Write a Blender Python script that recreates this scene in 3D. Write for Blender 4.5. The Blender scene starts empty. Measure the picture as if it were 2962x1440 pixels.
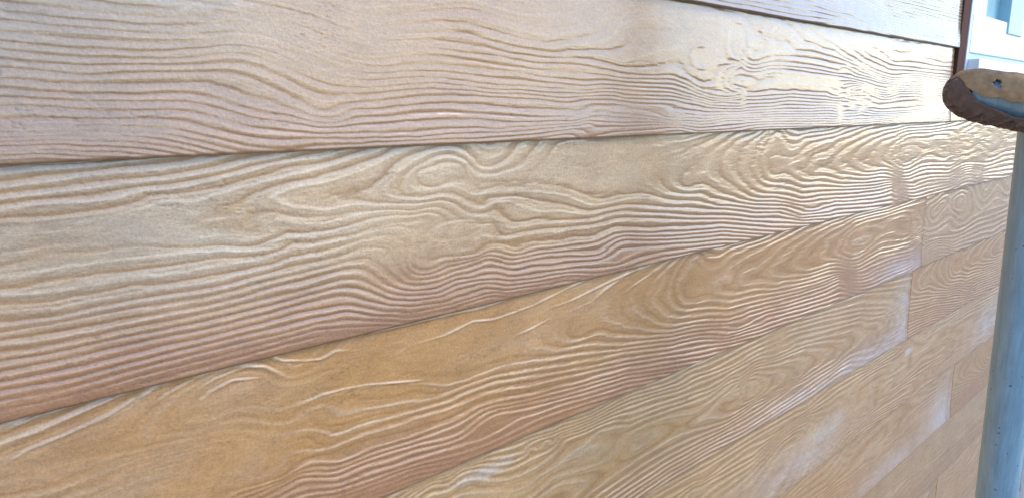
import bpy, bmesh, math, random
import numpy as np

random.seed(7)
rng = np.random.RandomState(11)
S = bpy.context.scene
COL = S.collection

# ------------------------------------------------------------------ units
# H = exposed height of one cladding board.  Wall coordinates: X runs to the
# right along the wall, s runs downwards (one unit per course), n is the
# distance from the eye towards the wall.  All three are counted in H.
H = 0.15
S0 = 0.7734          # course coordinate at eye level
D = 3.2940           # eye to wall distance
EYE_Z = 1.62

def world(X, s, n):
    """wall coordinates (units of H) -> metres; wall face is y = 0"""
    return (X * H, (n - D) * H, EYE_Z - (s - S0) * H)

GROUND_S = S0 + EYE_Z / H

# ------------------------------------------------------------------ camera
R = ((0.7276991, -0.0019953, -0.6858936),
     (-0.1321224, 0.9808601, -0.1430287),
     (0.6730510, 0.1947037, 0.7135074))
from mathutils import Matrix, Vector
def w3(r):
    return Vector((r[0], r[2], -r[1]))
right, down, fwd = w3(R[0]), w3(R[1]), w3(R[2])
cam_d = bpy.data.cameras.new("camera")
cam = bpy.data.objects.new("camera", cam_d)
COL.objects.link(cam)
M = Matrix((right, -down, -fwd)).transposed().to_4x4()
M.translation = Vector((0.0, -D * H, EYE_Z))
cam.matrix_world = M
cam_d.sensor_width = 36.0
cam_d.lens = 36.0 * 2100.0 / 2962.0
cam_d.clip_start = 0.01
cam_d.clip_end = 3000.0
S.camera = cam

# ------------------------------------------------------------------ light
SUN_EL, SUN_AZ = math.radians(40.0), math.radians(128.0)   # azimuth clockwise from +Y
world_ = bpy.data.worlds.new("World")
S.world = world_
world_.use_nodes = True
nt = world_.node_tree
sky = nt.nodes.new("ShaderNodeTexSky")
sky.sky_type = 'NISHITA'
sky.sun_disc = False
sky.sun_elevation = SUN_EL
sky.sun_rotation = SUN_AZ
sky.air_density = 1.0
sky.dust_density = 0.6
sky.ozone_density = 2.5
bg = nt.nodes["Background"]
bg.inputs["Strength"].default_value = 0.15
cool = nt.nodes.new("ShaderNodeMix")          # one even cool cast over the whole sky
cool.data_type = 'RGBA'
cool.blend_type = 'MULTIPLY'
cool.inputs["Factor"].default_value = 1.0
cool.inputs[7].default_value = (0.93, 0.99, 1.065, 1.0)
nt.links.new(sky.outputs["Color"], cool.inputs[6])
nt.links.new(cool.outputs[2], bg.inputs["Color"])

sun_d = bpy.data.lights.new("sun", 'SUN')
sun_d.energy = 0.8
sun_d.angle = math.radians(20.0)
sun_d.color = (1.0, 0.975, 0.95)
sun = bpy.data.objects.new("sun", sun_d)
COL.objects.link(sun)
sd = Vector((math.sin(SUN_AZ) * math.cos(SUN_EL), math.cos(SUN_AZ) * math.cos(SUN_EL), math.sin(SUN_EL)))
sun.rotation_euler = (-sd).to_track_quat('-Z', 'Y').to_euler()
sun.location = (2, -4, 6)

S.view_settings.view_transform = 'Standard'
S.view_settings.look = 'None'
S.view_settings.exposure = 1.42
S.view_settings.gamma = 1.0
S.view_settings.use_curve_mapping = False
S.render.engine = 'CYCLES'
S.cycles.max_bounces = 6
S.cycles.use_denoising = True

# ------------------------------------------------------------------ helpers
def tag(o, label=None, category=None, group=None, kind=None):
    if label: o["label"] = label
    if category: o["category"] = category
    if group: o["group"] = group
    if kind: o["kind"] = kind
    return o

def empty(name, loc):
    o = bpy.data.objects.new(name, None)
    COL.objects.link(o)
    o.location = loc
    o.empty_display_size = 0.1
    return o

def link(name, me, mat=None, parent=None):
    o = bpy.data.objects.new(name, me)
    COL.objects.link(o)
    if mat is not None:
        me.materials.append(mat)
    if parent is not None:
        o.parent = parent
        o.matrix_parent_inverse = Matrix.Translation(-parent.location)
    return o

def bm_obj(name, bm, mat=None, parent=None, smooth=False):
    me = bpy.data.meshes.new(name)
    bmesh.ops.recalc_face_normals(bm, faces=bm.faces)
    bm.to_mesh(me)
    bm.free()
    if smooth:
        me.polygons.foreach_set("use_smooth", [True] * len(me.polygons))
    return link(name, me, mat, parent)

def box(bm, x0, x1, y0, y1, z0, z1, bevel=0.0):
    r = bmesh.ops.create_cube(bm, size=1.0)
    vs = r["verts"]
    for v in vs:
        v.co = Vector(((x0 + x1) / 2 + v.co.x * (x1 - x0), (y0 + y1) / 2 + v.co.y * (y1 - y0), (z0 + z1) / 2 + v.co.z * (z1 - z0)))
    if bevel > 0:
        es = list({e for v in vs for e in v.link_edges})
        bmesh.ops.bevel(bm, geom=es, offset=bevel, segments=2, affect='EDGES', profile=0.5)

def wbox(bm, X0, X1, s0, s1, n0, n1, bevel=0.0):
    a, b = world(X0, s1, n0), world(X1, s0, n1)
    box(bm, a[0], b[0], a[1], b[1], a[2], b[2], bevel)

def grid_mesh(name, P, smooth=True):
    """P: (rows, cols, 3) array -> quad grid mesh"""
    r, c = P.shape[:2]
    me = bpy.data.meshes.new(name)
    me.vertices.add(r * c)
    me.vertices.foreach_set("co", P.reshape(-1).astype(np.float32))
    i = (np.arange(r - 1)[:, None] * c + np.arange(c - 1)[None, :]).reshape(-1)
    q = np.stack([i, i + c, i + c + 1, i + 1], 1).astype(np.int32)
    n = len(q)
    me.loops.add(n * 4)
    me.loops.foreach_set("vertex_index", q.reshape(-1))
    me.polygons.add(n)
    me.polygons.foreach_set("loop_start", np.arange(0, n * 4, 4, dtype=np.int32))
    me.polygons.foreach_set("loop_total", np.full(n, 4, np.int32))
    me.polygons.foreach_set("use_smooth", np.full(n, smooth))
    me.update(calc_edges=True)
    return me

def sstep(a, b, x):
    t = np.clip((x - a) / (b - a), 0, 1)
    return t * t * (3 - 2 * t)

def vnoise(x, y, seed):
    """smooth value noise in about [-1, 1]"""
    g = np.random.RandomState(seed).rand(256, 256) * 2 - 1
    xi, yi = np.floor(x).astype(int), np.floor(y).astype(int)
    fx, fy = x - xi, y - yi
    fx = fx * fx * (3 - 2 * fx)
    fy = fy * fy * (3 - 2 * fy)
    a, b = g[yi & 255, xi & 255], g[yi & 255, (xi + 1) & 255]
    c, d = g[(yi + 1) & 255, xi & 255], g[(yi + 1) & 255, (xi + 1) & 255]
    return (a * (1 - fx) + b * fx) * (1 - fy) + (c * (1 - fx) + d * fx) * fy

def fbm(x, y, seed, o=4):
    t, a, n = 0.0, 1.0, 0.0
    for k in range(o):
        t = t + a * vnoise(x * 2 ** k + 13.7 * k, y * 2 ** k + 5.1 * k, seed + k)
        n += a
        a *= 0.55
    return t / n

# ------------------------------------------------------------------ materials
def mat_new(name):
    m = bpy.data.materials.new(name)
    m.use_nodes = True
    n = m.node_tree
    return m, n, n.nodes["Principled BSDF"]

def N(n, t, **kw):
    x = n.nodes.new(t)
    for k, v in kw.items():
        setattr(x, k, v)
    return x

def noise(n, vec, scale, detail=4.0, rough=0.6):
    x = N(n, "ShaderNodeTexNoise")
    x.inputs["Scale"].default_value = scale
    x.inputs["Detail"].default_value = detail
    x.inputs["Roughness"].default_value = rough
    n.links.new(vec, x.inputs["Vector"])
    return x

def ramp(n, fac, p0, c0, p1, c1):
    r = N(n, "ShaderNodeValToRGB")
    r.color_ramp.elements[0].position = p0
    r.color_ramp.elements[0].color = c0
    r.color_ramp.elements[1].position = p1
    r.color_ramp.elements[1].color = c1
    n.links.new(fac, r.inputs["Fac"])
    return r

def mixc(n, kind, fac, a, b):
    m = N(n, "ShaderNodeMix", data_type='RGBA', blend_type=kind)
    for s_, v in ((m.inputs["Factor"], fac), (m.inputs[6], a), (m.inputs[7], b)):
        if isinstance(v, (int, float, tuple)):
            s_.default_value = v
        else:
            n.links.new(v, s_)
    return m.outputs[2]

def mapping(n, scale):
    tc = N(n, "ShaderNodeTexCoord")
    mp = N(n, "ShaderNodeMapping")
    mp.inputs["Scale"].default_value = scale
    n.links.new(tc.outputs["Object"], mp.inputs["Vector"])
    return mp.outputs["Vector"]

def g(v):
    return (v, v, v, 1)

def stain_material():
    m, n, b = mat_new("stained_board")
    at = N(n, "ShaderNodeAttribute", attribute_name="pigment")
    v1 = mapping(n, (1, 1, 1))
    v2 = mapping(n, (0.35, 1, 1))
    speck = noise(n, v1, 420, 5, 0.75)
    streak = noise(n, v2, 160, 5, 0.7)
    blot = noise(n, v1, 14, 5, 0.6)
    c = mixc(n, 'MULTIPLY', 1.0, at.outputs["Color"], ramp(n, speck.outputs["Fac"], 0.32, g(0.80), 0.66, g(1.12)).outputs["Color"])
    c = mixc(n, 'MULTIPLY', 1.0, c, ramp(n, streak.outputs["Fac"], 0.3, g(0.88), 0.7, g(1.09)).outputs["Color"])
    c = mixc(n, 'MULTIPLY', 1.0, c, ramp(n, blot.outputs["Fac"], 0.3, (0.90, 0.87, 0.84, 1), 0.7, (1.08, 1.08, 1.07, 1)).outputs["Color"])
    pit = noise(n, v2, 260, 3, 0.7)
    dark = ramp(n, pit.outputs["Fac"], 0.235, g(0.45), 0.30, g(1.0))
    c = mixc(n, 'MULTIPLY', 0.6, c, dark.outputs["Color"])
    n.links.new(c, b.inputs["Base Color"])
    rg = ramp(n, noise(n, v1, 55, 5, 0.65).outputs["Fac"], 0.3, g(0.30), 0.7, g(0.44))
    n.links.new(rg.outputs["Color"], b.inputs["Roughness"])
    b.inputs["Coat Weight"].default_value = 1.0
    b.inputs["Coat Roughness"].default_value = 0.2
    b.inputs["Coat IOR"].default_value = 1.6
    b.inputs["Specular IOR Level"].default_value = 0.5
    bmp = N(n, "ShaderNodeBump")
    bmp.inputs["Strength"].default_value = 0.6
    bmp.inputs["Distance"].default_value = 0.0007
    hs = N(n, "ShaderNodeMath", operation='ADD')
    n.links.new(speck.outputs["Fac"], hs.inputs[0])
    n.links.new(pit.outputs["Fac"], hs.inputs[1])
    n.links.new(hs.outputs[0], bmp.inputs["Height"])
    n.links.new(bmp.outputs["Normal"], b.inputs["Normal"])
    return m

def simple(name, col, rough=0.5, metal=0.0, nscale=40, var=0.15, bump=0.2, dist=0.0005, stretch=(1, 1, 1), spec=0.5):
    m, n, b = mat_new(name)
    v = mapping(n, stretch)
    nz = noise(n, v, nscale, 6, 0.65)
    k = ramp(n, nz.outputs["Fac"], 0.3, g(1 - var), 0.7, g(1 + var))
    c = mixc(n, 'MULTIPLY', 1.0, (*col, 1), k.outputs["Color"])
    n.links.new(c, b.inputs["Base Color"])
    b.inputs["Roughness"].default_value = rough
    b.inputs["Metallic"].default_value = metal
    b.inputs["Specular IOR Level"].default_value = spec
    bp = N(n, "ShaderNodeBump")
    bp.inputs["Strength"].default_value = bump
    bp.inputs["Distance"].default_value = dist
    n.links.new(nz.outputs["Fac"], bp.inputs["Height"])
    n.links.new(bp.outputs["Normal"], b.inputs["Normal"])
    return m

def galvanised():
    m, n, b = mat_new("galvanised_steel")
    v = mapping(n, (1, 1, 0.10))
    v1 = mapping(n, (1, 1, 1))
    st = noise(n, v, 160, 6, 0.7)
    sp = noise(n, v1, 190, 2, 0.5)
    bl = noise(n, v1, 22, 4, 0.6)
    c = ramp(n, st.outputs["Fac"], 0.28, (0.25, 0.37, 0.44, 1), 0.66, (0.38, 0.54, 0.62, 1)).outputs["Color"]
    c = mixc(n, 'MULTIPLY', 1.0, c, ramp(n, bl.outputs["Fac"], 0.3, g(0.93), 0.7, g(1.07)).outputs["Color"])
    c = mixc(n, 'MULTIPLY', 1.0, c, ramp(n, sp.outputs["Fac"], 0.25, g(0.4), 0.30, g(1.0)).outputs["Color"])
    n.links.new(c, b.inputs["Base Color"])
    b.inputs["Metallic"].default_value = 0.35
    b.inputs["Roughness"].default_value = 0.42
    bp = N(n, "ShaderNodeBump")
    bp.inputs["Strength"].default_value = 0.4
    bp.inputs["Distance"].default_value = 0.0006
    n.links.new(st.outputs["Fac"], bp.inputs["Height"])
    n.links.new(bp.outputs["Normal"], b.inputs["Normal"])
    return m

def glass_mat():
    m, n, b = mat_new("window_glass")
    b.inputs["Base Color"].default_value = (0.40, 0.60, 0.63, 1)
    b.inputs["Roughness"].default_value = 0.06
    b.inputs["Specular IOR Level"].default_value = 0.7
    return m

M_BOARD = stain_material()
M_TRIM = simple("brown_trim_paint", (0.115, 0.055, 0.040), 0.85, nscale=60, stretch=(1, 1, 0.2), spec=0.08)
M_WHITE = simple("white_frame_paint", (0.90, 0.90, 0.89), 0.35, nscale=30, var=0.03, bump=0.05)
M_FRAME = simple("pale_grey_frame_paint", (0.55, 0.57, 0.6), 0.4, nscale=30, var=0.05, bump=0.05)
M_BLUEPOST = simple("blue_grey_frame_paint", (0.30, 0.50, 0.56), 0.35, nscale=20, var=0.06, bump=0.05)
M_GLASS = glass_mat()
M_STEEL = galvanised()
M_RUBBER = simple("worn_brown_rubber", (0.165, 0.115, 0.10), 0.38, nscale=120, var=0.35, bump=0.5, dist=0.001)
M_PAD = simple("dusty_tan_padding", (0.45, 0.27, 0.13), 0.85, nscale=70, var=0.28, bump=0.6, dist=0.0012)
M_GROUND = simple("worn_paving", (0.17, 0.155, 0.135), 0.85, nscale=6, var=0.12, bump=0.2)
M_SHEATH = simple("dark_building_paper", (0.05, 0.045, 0.04), 0.8)

# ------------------------------------------------------------------ grain
# The embossed grain of each die is a ring field: along every listed line the
# ring number is constant (whole numbers are crests, halves are grooves).
GRAIN_CATHEDRAL = """
0 0.38,0.888 0.60,0.899 0.88,0.887
1 0.38,0.852 0.60,0.862 0.88,0.853
2 0.38,0.821 0.61,0.815 0.88,0.809
3 0.39,0.773 0.50,0.778 0.61,0.778 0.89,0.774
4 0.39,0.738 0.50,0.742 0.62,0.741 0.89,0.740
5 0.40,0.695 0.50,0.706 0.62,0.705 0.74,0.708 0.89,0.701
6 0.40,0.656 0.55,0.656 0.70,0.657 0.90,0.657
7 0.41,0.621 0.55,0.630 0.71,0.625 0.90,0.619
7.5 0.41,0.595 0.52,0.604 0.63,0.609 0.75,0.600 0.90,0.599
8.5 0.41,0.535 0.52,0.547 0.64,0.550 0.76,0.544 0.91,0.537
9.5 0.42,0.471 0.53,0.477 0.64,0.473 0.74,0.466 0.91,0.470
10.5 0.43,0.382 0.50,0.375 0.62,0.370 0.73,0.372 0.83,0.372 0.92,0.365
11 0.44,0.281 0.62,0.286 0.82,0.292
10.5 0.45,0.206 0.63,0.207 0.83,0.202
10 0.46,0.177 0.56,0.166 0.71,0.167 0.84,0.159 0.94,0.155
9 0.46,0.131 0.60,0.122 0.76,0.117 0.95,0.104
8 0.47,0.086 0.61,0.079 0.76,0.064 0.95,0.053
7 0.47,0.040 0.61,0.028 0.77,0.024 0.96,0.012
11.5 1.19,0.304 1.27,0.314 1.39,0.345 1.47,0.375 1.54,0.383
10.5 0.92,0.362 1.02,0.380 1.18,0.409 1.31,0.418 1.54,0.448
9.5 0.91,0.468 1.00,0.471 1.13,0.474 1.31,0.476 1.54,0.503
8.5 0.91,0.538 1.01,0.551 1.12,0.551 1.26,0.550 1.40,0.544 1.53,0.554
10 0.94,0.146 1.07,0.143 1.20,0.126 1.34,0.103 1.56,0.060
9 0.95,0.103 1.11,0.093 1.29,0.073 1.44,0.044 1.57,0.031
8 0.95,0.060 1.12,0.049 1.25,0.029 1.39,0.004
11 1.19,0.212 1.28,0.183 1.43,0.157 1.56,0.133
10.5 1.02,0.161 1.20,0.157 1.33,0.150 1.56,0.099
11.3 1.06,0.271 1.14,0.271
11.5 1.55,0.284 1.66,0.321 1.83,0.339 2.04,0.332 2.21,0.334 2.36,0.359
10.5 1.54,0.378 1.68,0.403 1.83,0.407 1.98,0.392 2.10,0.372 2.26,0.372
9.5 1.54,0.443 1.73,0.463 1.88,0.454 2.01,0.448 2.12,0.427 2.26,0.418 2.36,0.424
8.5 1.54,0.503 1.67,0.514 1.82,0.508 1.95,0.491 2.06,0.477
7.5 1.53,0.556 1.67,0.555 1.84,0.556 1.96,0.535 2.04,0.518 2.14,0.536 2.20,0.554 2.24,0.630 2.30,0.709 2.35,0.753
7 1.53,0.599 1.67,0.591 1.85,0.581 2.01,0.562 2.10,0.559 2.15,0.592 2.21,0.664 2.28,0.726 2.35,0.769
6 1.53,0.630 1.72,0.616 1.92,0.601 2.02,0.606 2.10,0.649 2.18,0.710 2.25,0.762 2.35,0.805
5 1.52,0.674 1.67,0.676 1.85,0.656 1.96,0.655 2.05,0.684 2.13,0.748 2.23,0.799 2.35,0.831
4 1.52,0.723 1.61,0.718 1.79,0.703 1.92,0.701 2.00,0.720 2.09,0.759 2.19,0.823 2.35,0.862
3 1.52,0.758 1.71,0.744 1.84,0.735 1.95,0.754 2.09,0.814 2.22,0.865 2.35,0.891
2 1.52,0.798 1.61,0.790 1.81,0.786 1.93,0.800 2.13,0.872 2.34,0.922
1 1.51,0.834 1.71,0.827 1.91,0.834 2.13,0.907 2.34,0.955
0 1.51,0.879 1.65,0.873 1.91,0.873 2.04,0.914
-1 1.51,0.906 1.75,0.898 1.91,0.921 2.17,0.967
11 1.56,0.127 1.70,0.110 1.84,0.088 2.00,0.052 2.16,0.022
10 1.56,0.060 1.70,0.046 1.85,0.036 1.95,0.013
12 1.55,0.224 1.65,0.180 1.79,0.165 1.94,0.139 2.16,0.088 2.27,0.037
12 1.64,0.275 1.83,0.303 2.04,0.304 2.36,0.336
12.5 2.02,0.265 2.11,0.287 2.21,0.301 2.36,0.315
12.5 2.03,0.252 2.11,0.207 2.20,0.147 2.27,0.094 2.37,0.055
13.5 2.36,0.275 2.45,0.282 2.55,0.273
12.5 2.36,0.312 2.42,0.322 2.51,0.321
11.5 2.36,0.358 2.42,0.356 2.49,0.349
9.5 2.36,0.434 2.41,0.414 2.47,0.421
14.5 2.41,0.195 2.46,0.228 2.53,0.242 2.62,0.218 2.71,0.207 2.80,0.209
15 2.43,0.163 2.58,0.147 2.69,0.162
14.5 2.41,0.170 2.46,0.127 2.56,0.107 2.66,0.100 2.74,0.122
13.5 2.37,0.130 2.45,0.101 2.53,0.068 2.63,0.056 2.72,0.077 2.78,0.106
12.5 2.37,0.052 2.47,0.028 2.58,0.011 2.69,0.015 2.77,0.040 2.85,0.101 2.89,0.139
10 2.38,0.668 2.44,0.683 2.51,0.688 2.58,0.671 2.66,0.678 2.83,0.686 2.88,0.673 2.98,0.658 3.07,0.685 3.16,0.712 3.25,0.710 3.35,0.698 3.49,0.712
9 2.35,0.690 2.41,0.721 2.50,0.726 2.56,0.705 2.62,0.700
8 2.35,0.733 2.42,0.749 2.52,0.747 2.60,0.737 2.68,0.731 2.88,0.701 3.00,0.724 3.09,0.756 3.20,0.762 3.49,0.768
7 2.35,0.763 2.45,0.781 2.56,0.777 2.68,0.758 2.76,0.762 2.85,0.754 2.98,0.753 3.04,0.772 3.11,0.797 3.20,0.806 3.31,0.798 3.49,0.820
6 2.35,0.798 2.45,0.812 2.56,0.808 2.68,0.790 2.78,0.798 2.85,0.786 2.98,0.796 3.11,0.836 3.23,0.845 3.36,0.847 3.49,0.861
5 2.35,0.828 2.51,0.848 2.68,0.818 2.82,0.823 2.98,0.835 3.11,0.870 3.25,0.885 3.49,0.892
4 2.35,0.859 2.51,0.875 2.68,0.850 2.82,0.846 2.98,0.864 3.11,0.900 3.49,0.924
3 2.35,0.885 2.56,0.903 2.71,0.884 2.89,0.873 3.04,0.918 3.20,0.931 3.49,0.950
2 2.34,0.920 2.56,0.930 2.77,0.923 2.89,0.916 2.99,0.929 3.09,0.957 3.49,0.976
1 2.34,0.951 2.62,0.959 2.77,0.946 2.89,0.940 2.99,0.948 3.09,0.977
10.5 2.85,0.655 2.92,0.622 3.04,0.633 3.17,0.640 3.31,0.643 3.49,0.661
11.5 2.99,0.504 3.04,0.567 3.11,0.589 3.20,0.580 3.35,0.578 3.48,0.584
12.5 3.00,0.402 3.04,0.453 3.11,0.488 3.20,0.508 3.35,0.509 3.48,0.529
13.5 2.89,0.373 2.92,0.330 3.04,0.336 3.22,0.356 3.33,0.385 3.48,0.428
14.5 2.89,0.287 3.04,0.280 3.20,0.278 3.26,0.264
14.5 3.48,0.299 3.67,0.334 3.80,0.388 4.01,0.428 4.22,0.424 4.49,0.426 4.67,0.470 4.84,0.510 5.13,0.546
13.5 3.48,0.413 3.67,0.452 3.87,0.511 4.08,0.509 4.30,0.501 4.52,0.522 4.79,0.561 5.13,0.609
12.5 3.48,0.520 3.67,0.548 3.87,0.561 4.08,0.546 4.31,0.549 4.50,0.577 5.14,0.663
11.5 3.48,0.584 3.71,0.602 3.94,0.609 4.19,0.594 4.37,0.604 5.14,0.705
11 3.68,0.615 3.88,0.634 4.04,0.630 4.20,0.619 4.34,0.629 4.53,0.660 4.75,0.684 5.14,0.725
10 3.49,0.714 3.61,0.718 3.74,0.717 3.92,0.726 4.06,0.706 4.19,0.689 4.35,0.702 4.60,0.737 4.81,0.751 5.15,0.786
9 3.80,0.760 3.95,0.762 4.06,0.749 4.19,0.723 4.30,0.726 4.60,0.768 4.81,0.787 5.15,0.818
8 3.69,0.787 3.83,0.814 3.98,0.822 4.07,0.801 4.15,0.770 4.26,0.754 4.38,0.765 4.61,0.798 4.85,0.828 5.16,0.851
7 3.49,0.819 3.62,0.820 3.79,0.841 3.93,0.856 4.05,0.846 4.14,0.815 4.26,0.793 4.38,0.799 4.64,0.838 4.87,0.857 5.16,0.889
6 3.49,0.863 3.68,0.871 3.96,0.898 4.17,0.916 4.32,0.899 4.51,0.881 4.73,0.895 4.92,0.901 5.16,0.921
5 3.49,0.890 3.68,0.907 3.89,0.939 4.06,0.956 4.27,0.959 4.49,0.942 4.73,0.937 5.17,0.960
4 3.49,0.912 3.68,0.930 3.86,0.962
15 3.86,0.239 4.14,0.274 4.44,0.246
14.7 3.60,0.045 4.13,0.056 4.59,0.034
13.5 5.13,0.601 5.39,0.639 5.65,0.665 6.24,0.763 6.68,0.802 7.16,0.901
14.5 5.13,0.541 5.35,0.579 5.56,0.627 5.84,0.663 6.24,0.727 6.74,0.775 6.91,0.814 7.16,0.878 7.82,0.910
15.5 5.12,0.486 5.34,0.504 5.48,0.553 5.68,0.590 5.91,0.635 6.23,0.685 6.67,0.730 6.90,0.763 7.18,0.829 7.36,0.864 7.81,0.867
16.5 5.12,0.441 5.26,0.420 5.40,0.439 5.64,0.519 5.83,0.563 5.98,0.607 6.23,0.654 6.66,0.692 6.90,0.730 7.17,0.783 7.35,0.829 7.48,0.829 7.80,0.824
17.5 6.22,0.018 6.07,0.048 5.86,0.080 5.76,0.139 5.62,0.194 5.59,0.259 5.60,0.344 5.68,0.407 5.85,0.477 6.02,0.549 6.14,0.595 6.33,0.631 6.61,0.650 6.89,0.696 7.16,0.748 7.79,0.776
18.5 6.33,0.025 6.08,0.107 6.00,0.153 5.92,0.237 5.87,0.322 5.92,0.384 6.04,0.461 6.15,0.530 6.30,0.572 6.56,0.609 6.83,0.637 7.05,0.683 7.18,0.710 7.38,0.716 7.78,0.727
19.5 6.42,0.032 6.26,0.123 6.19,0.240 6.11,0.336 6.18,0.420 6.27,0.477 6.42,0.530 6.64,0.552 6.87,0.585 7.07,0.628 7.19,0.655 7.47,0.661 7.77,0.679
20.5 6.54,0.025 6.46,0.059 6.36,0.137 6.29,0.215 6.29,0.316 6.32,0.399 6.39,0.455 6.54,0.492 6.77,0.513 6.93,0.541 7.18,0.598 7.46,0.614 7.76,0.625
21 6.62,0.061 6.70,0.107 6.76,0.172 6.86,0.213 7.00,0.208 7.08,0.174 7.17,0.133 7.66,0.103
21.5 6.43,0.282 6.47,0.367 6.55,0.419 6.73,0.419 6.85,0.427 7.00,0.485 7.20,0.538 7.48,0.552 7.75,0.559
21 6.59,0.064 6.53,0.122 6.47,0.192
22 7.10,0.371 7.10,0.305 7.17,0.248 7.36,0.206 7.67,0.155
22.5 7.07,0.380 7.18,0.431 7.36,0.487 7.74,0.506
20 6.71,0.029 6.79,0.089 7.00,0.117 7.16,0.078 7.65,0.063
19 6.78,0.015 6.99,0.057 7.25,0.037
12 5.14,0.689 5.66,0.744 6.25,0.827 6.76,0.886
11 5.14,0.722 5.67,0.774 6.34,0.873
10 5.15,0.785 5.67,0.823 6.35,0.921 6.77,0.981
9 5.15,0.818 5.67,0.853 6.27,0.949
8 5.16,0.850 5.68,0.888 6.27,0.981
7 5.16,0.889 5.68,0.923
16.2 5.13,0.235 5.32,0.172 5.52,0.107 5.76,0.030
15.5 7.63,0.827 8.08,0.864 8.70,0.906 9.38,0.936
16.5 7.63,0.788 8.44,0.847 9.09,0.878 9.42,0.885
17.5 7.62,0.750 8.30,0.800 8.81,0.822 9.35,0.836 9.60,0.813
18.5 7.61,0.707 8.17,0.749 8.59,0.769 9.20,0.791 9.56,0.777
19.5 7.60,0.665 8.19,0.706 8.58,0.727 9.19,0.748 9.58,0.734
20.5 7.59,0.617 8.20,0.668 8.65,0.697 9.10,0.715 9.57,0.706
21.5 7.58,0.556 7.91,0.598 8.22,0.635 8.64,0.655 9.03,0.678 9.54,0.676
22.5 7.57,0.495 7.90,0.545 8.14,0.580 8.25,0.569 8.45,0.602 8.76,0.628 9.16,0.629 9.53,0.654
23.5 7.55,0.388 7.77,0.424 7.96,0.472 8.10,0.515 8.37,0.541 8.62,0.568 8.96,0.585 9.28,0.584 9.55,0.612 9.68,0.653
24.5 8.14,0.377 8.25,0.436 8.47,0.484 8.74,0.540 9.00,0.551 9.33,0.550 9.56,0.569 9.72,0.612
25.5 8.60,0.391 8.77,0.455 8.98,0.482 9.37,0.504 9.55,0.536 9.77,0.582
26.5 9.21,0.400 9.36,0.450 9.54,0.492 9.80,0.561
27.5 9.55,0.406 9.68,0.467 9.85,0.520
28.5 9.73,0.415 9.86,0.454 10.02,0.490 10.11,0.467 10.24,0.485 10.43,0.448 10.57,0.374 10.83,0.337
27.5 10.07,0.543 10.29,0.521 10.50,0.475 10.79,0.430 11.08,0.437 11.36,0.492 11.63,0.518 11.85,0.478 12.20,0.481
26.5 10.13,0.592 10.33,0.570 10.65,0.529 11.04,0.537 11.57,0.571 12.24,0.574
25.5 10.16,0.639 10.38,0.613 10.74,0.581 11.21,0.607 12.27,0.640
24.5 10.18,0.686 10.46,0.658 10.79,0.631 11.69,0.685 11.94,0.699
23.5 10.22,0.723 10.51,0.702 11.06,0.702 11.79,0.742
22.5 10.34,0.789 10.66,0.759 11.26,0.758 11.81,0.794
21.5 10.41,0.830 10.68,0.808 11.28,0.808 11.83,0.833
20.5 10.46,0.868 10.76,0.856 11.49,0.867
19.5 10.54,0.922 10.95,0.906 11.51,0.912
21 7.49,0.096 7.85,0.097 8.14,0.052 8.49,0.021 8.76,-0.003
22 7.51,0.182 7.82,0.156 7.97,0.123 8.33,0.086 8.66,0.035 9.00,0.011 9.41,0.006
23 7.66,0.334 7.81,0.285 8.08,0.202 8.40,0.146 8.78,0.097 9.20,0.056 9.56,0.043 9.88,0.017 10.83,0.010
24 8.16,0.359 8.14,0.291 8.28,0.268 8.53,0.209 8.90,0.141 9.32,0.090 9.66,0.077 10.01,0.041 10.84,0.045 11.57,0.022
25 8.66,0.323 8.70,0.275 8.97,0.204 9.28,0.157 9.59,0.134 9.90,0.082 10.34,0.081 11.03,0.084 11.77,0.050
26 9.17,0.367 9.20,0.253 9.46,0.210 9.69,0.185 9.91,0.126 10.29,0.113 10.90,0.128 11.40,0.104 12.06,0.105
27 9.52,0.373 9.58,0.310 9.71,0.240 9.93,0.181 10.24,0.163 10.71,0.170 11.05,0.155
28 9.72,0.392 9.72,0.305 9.83,0.244 10.07,0.241 10.32,0.227 10.60,0.259 10.84,0.302
29 9.95,0.359 10.36,0.342
28.5 11.31,0.356 11.48,0.301 11.69,0.346
27 13.22,0.267 13.17,0.146 13.34,0.073 13.70,0.036 14.04,0.094 14.17,0.222 14.12,0.329
28 13.39,0.255 13.38,0.151 13.54,0.111 13.72,0.097
29 13.65,0.209 13.73,0.176
28 12.46,0.277 12.49,0.213 12.84,0.123 12.99,0.143 12.77,0.237 12.58,0.298
29 12.68,0.210 12.80,0.172
26 11.90,0.434 12.22,0.480 12.71,0.485 12.98,0.446 13.31,0.407
25 11.93,0.515 12.36,0.568 12.75,0.570 13.18,0.505
24 11.97,0.629 12.78,0.647 13.45,0.709
22 12.38,0.733 12.80,0.708 13.16,0.746 13.50,0.836 14.00,0.830 14.54,0.844
20 12.41,0.809 12.84,0.795 13.21,0.844 13.54,0.918
26 14.08,0.580 14.45,0.523 14.92,0.486 15.67,0.495
25 14.17,0.639 14.76,0.583 15.73,0.596
24.5 14.94,0.241 15.02,0.253
"""
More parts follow.
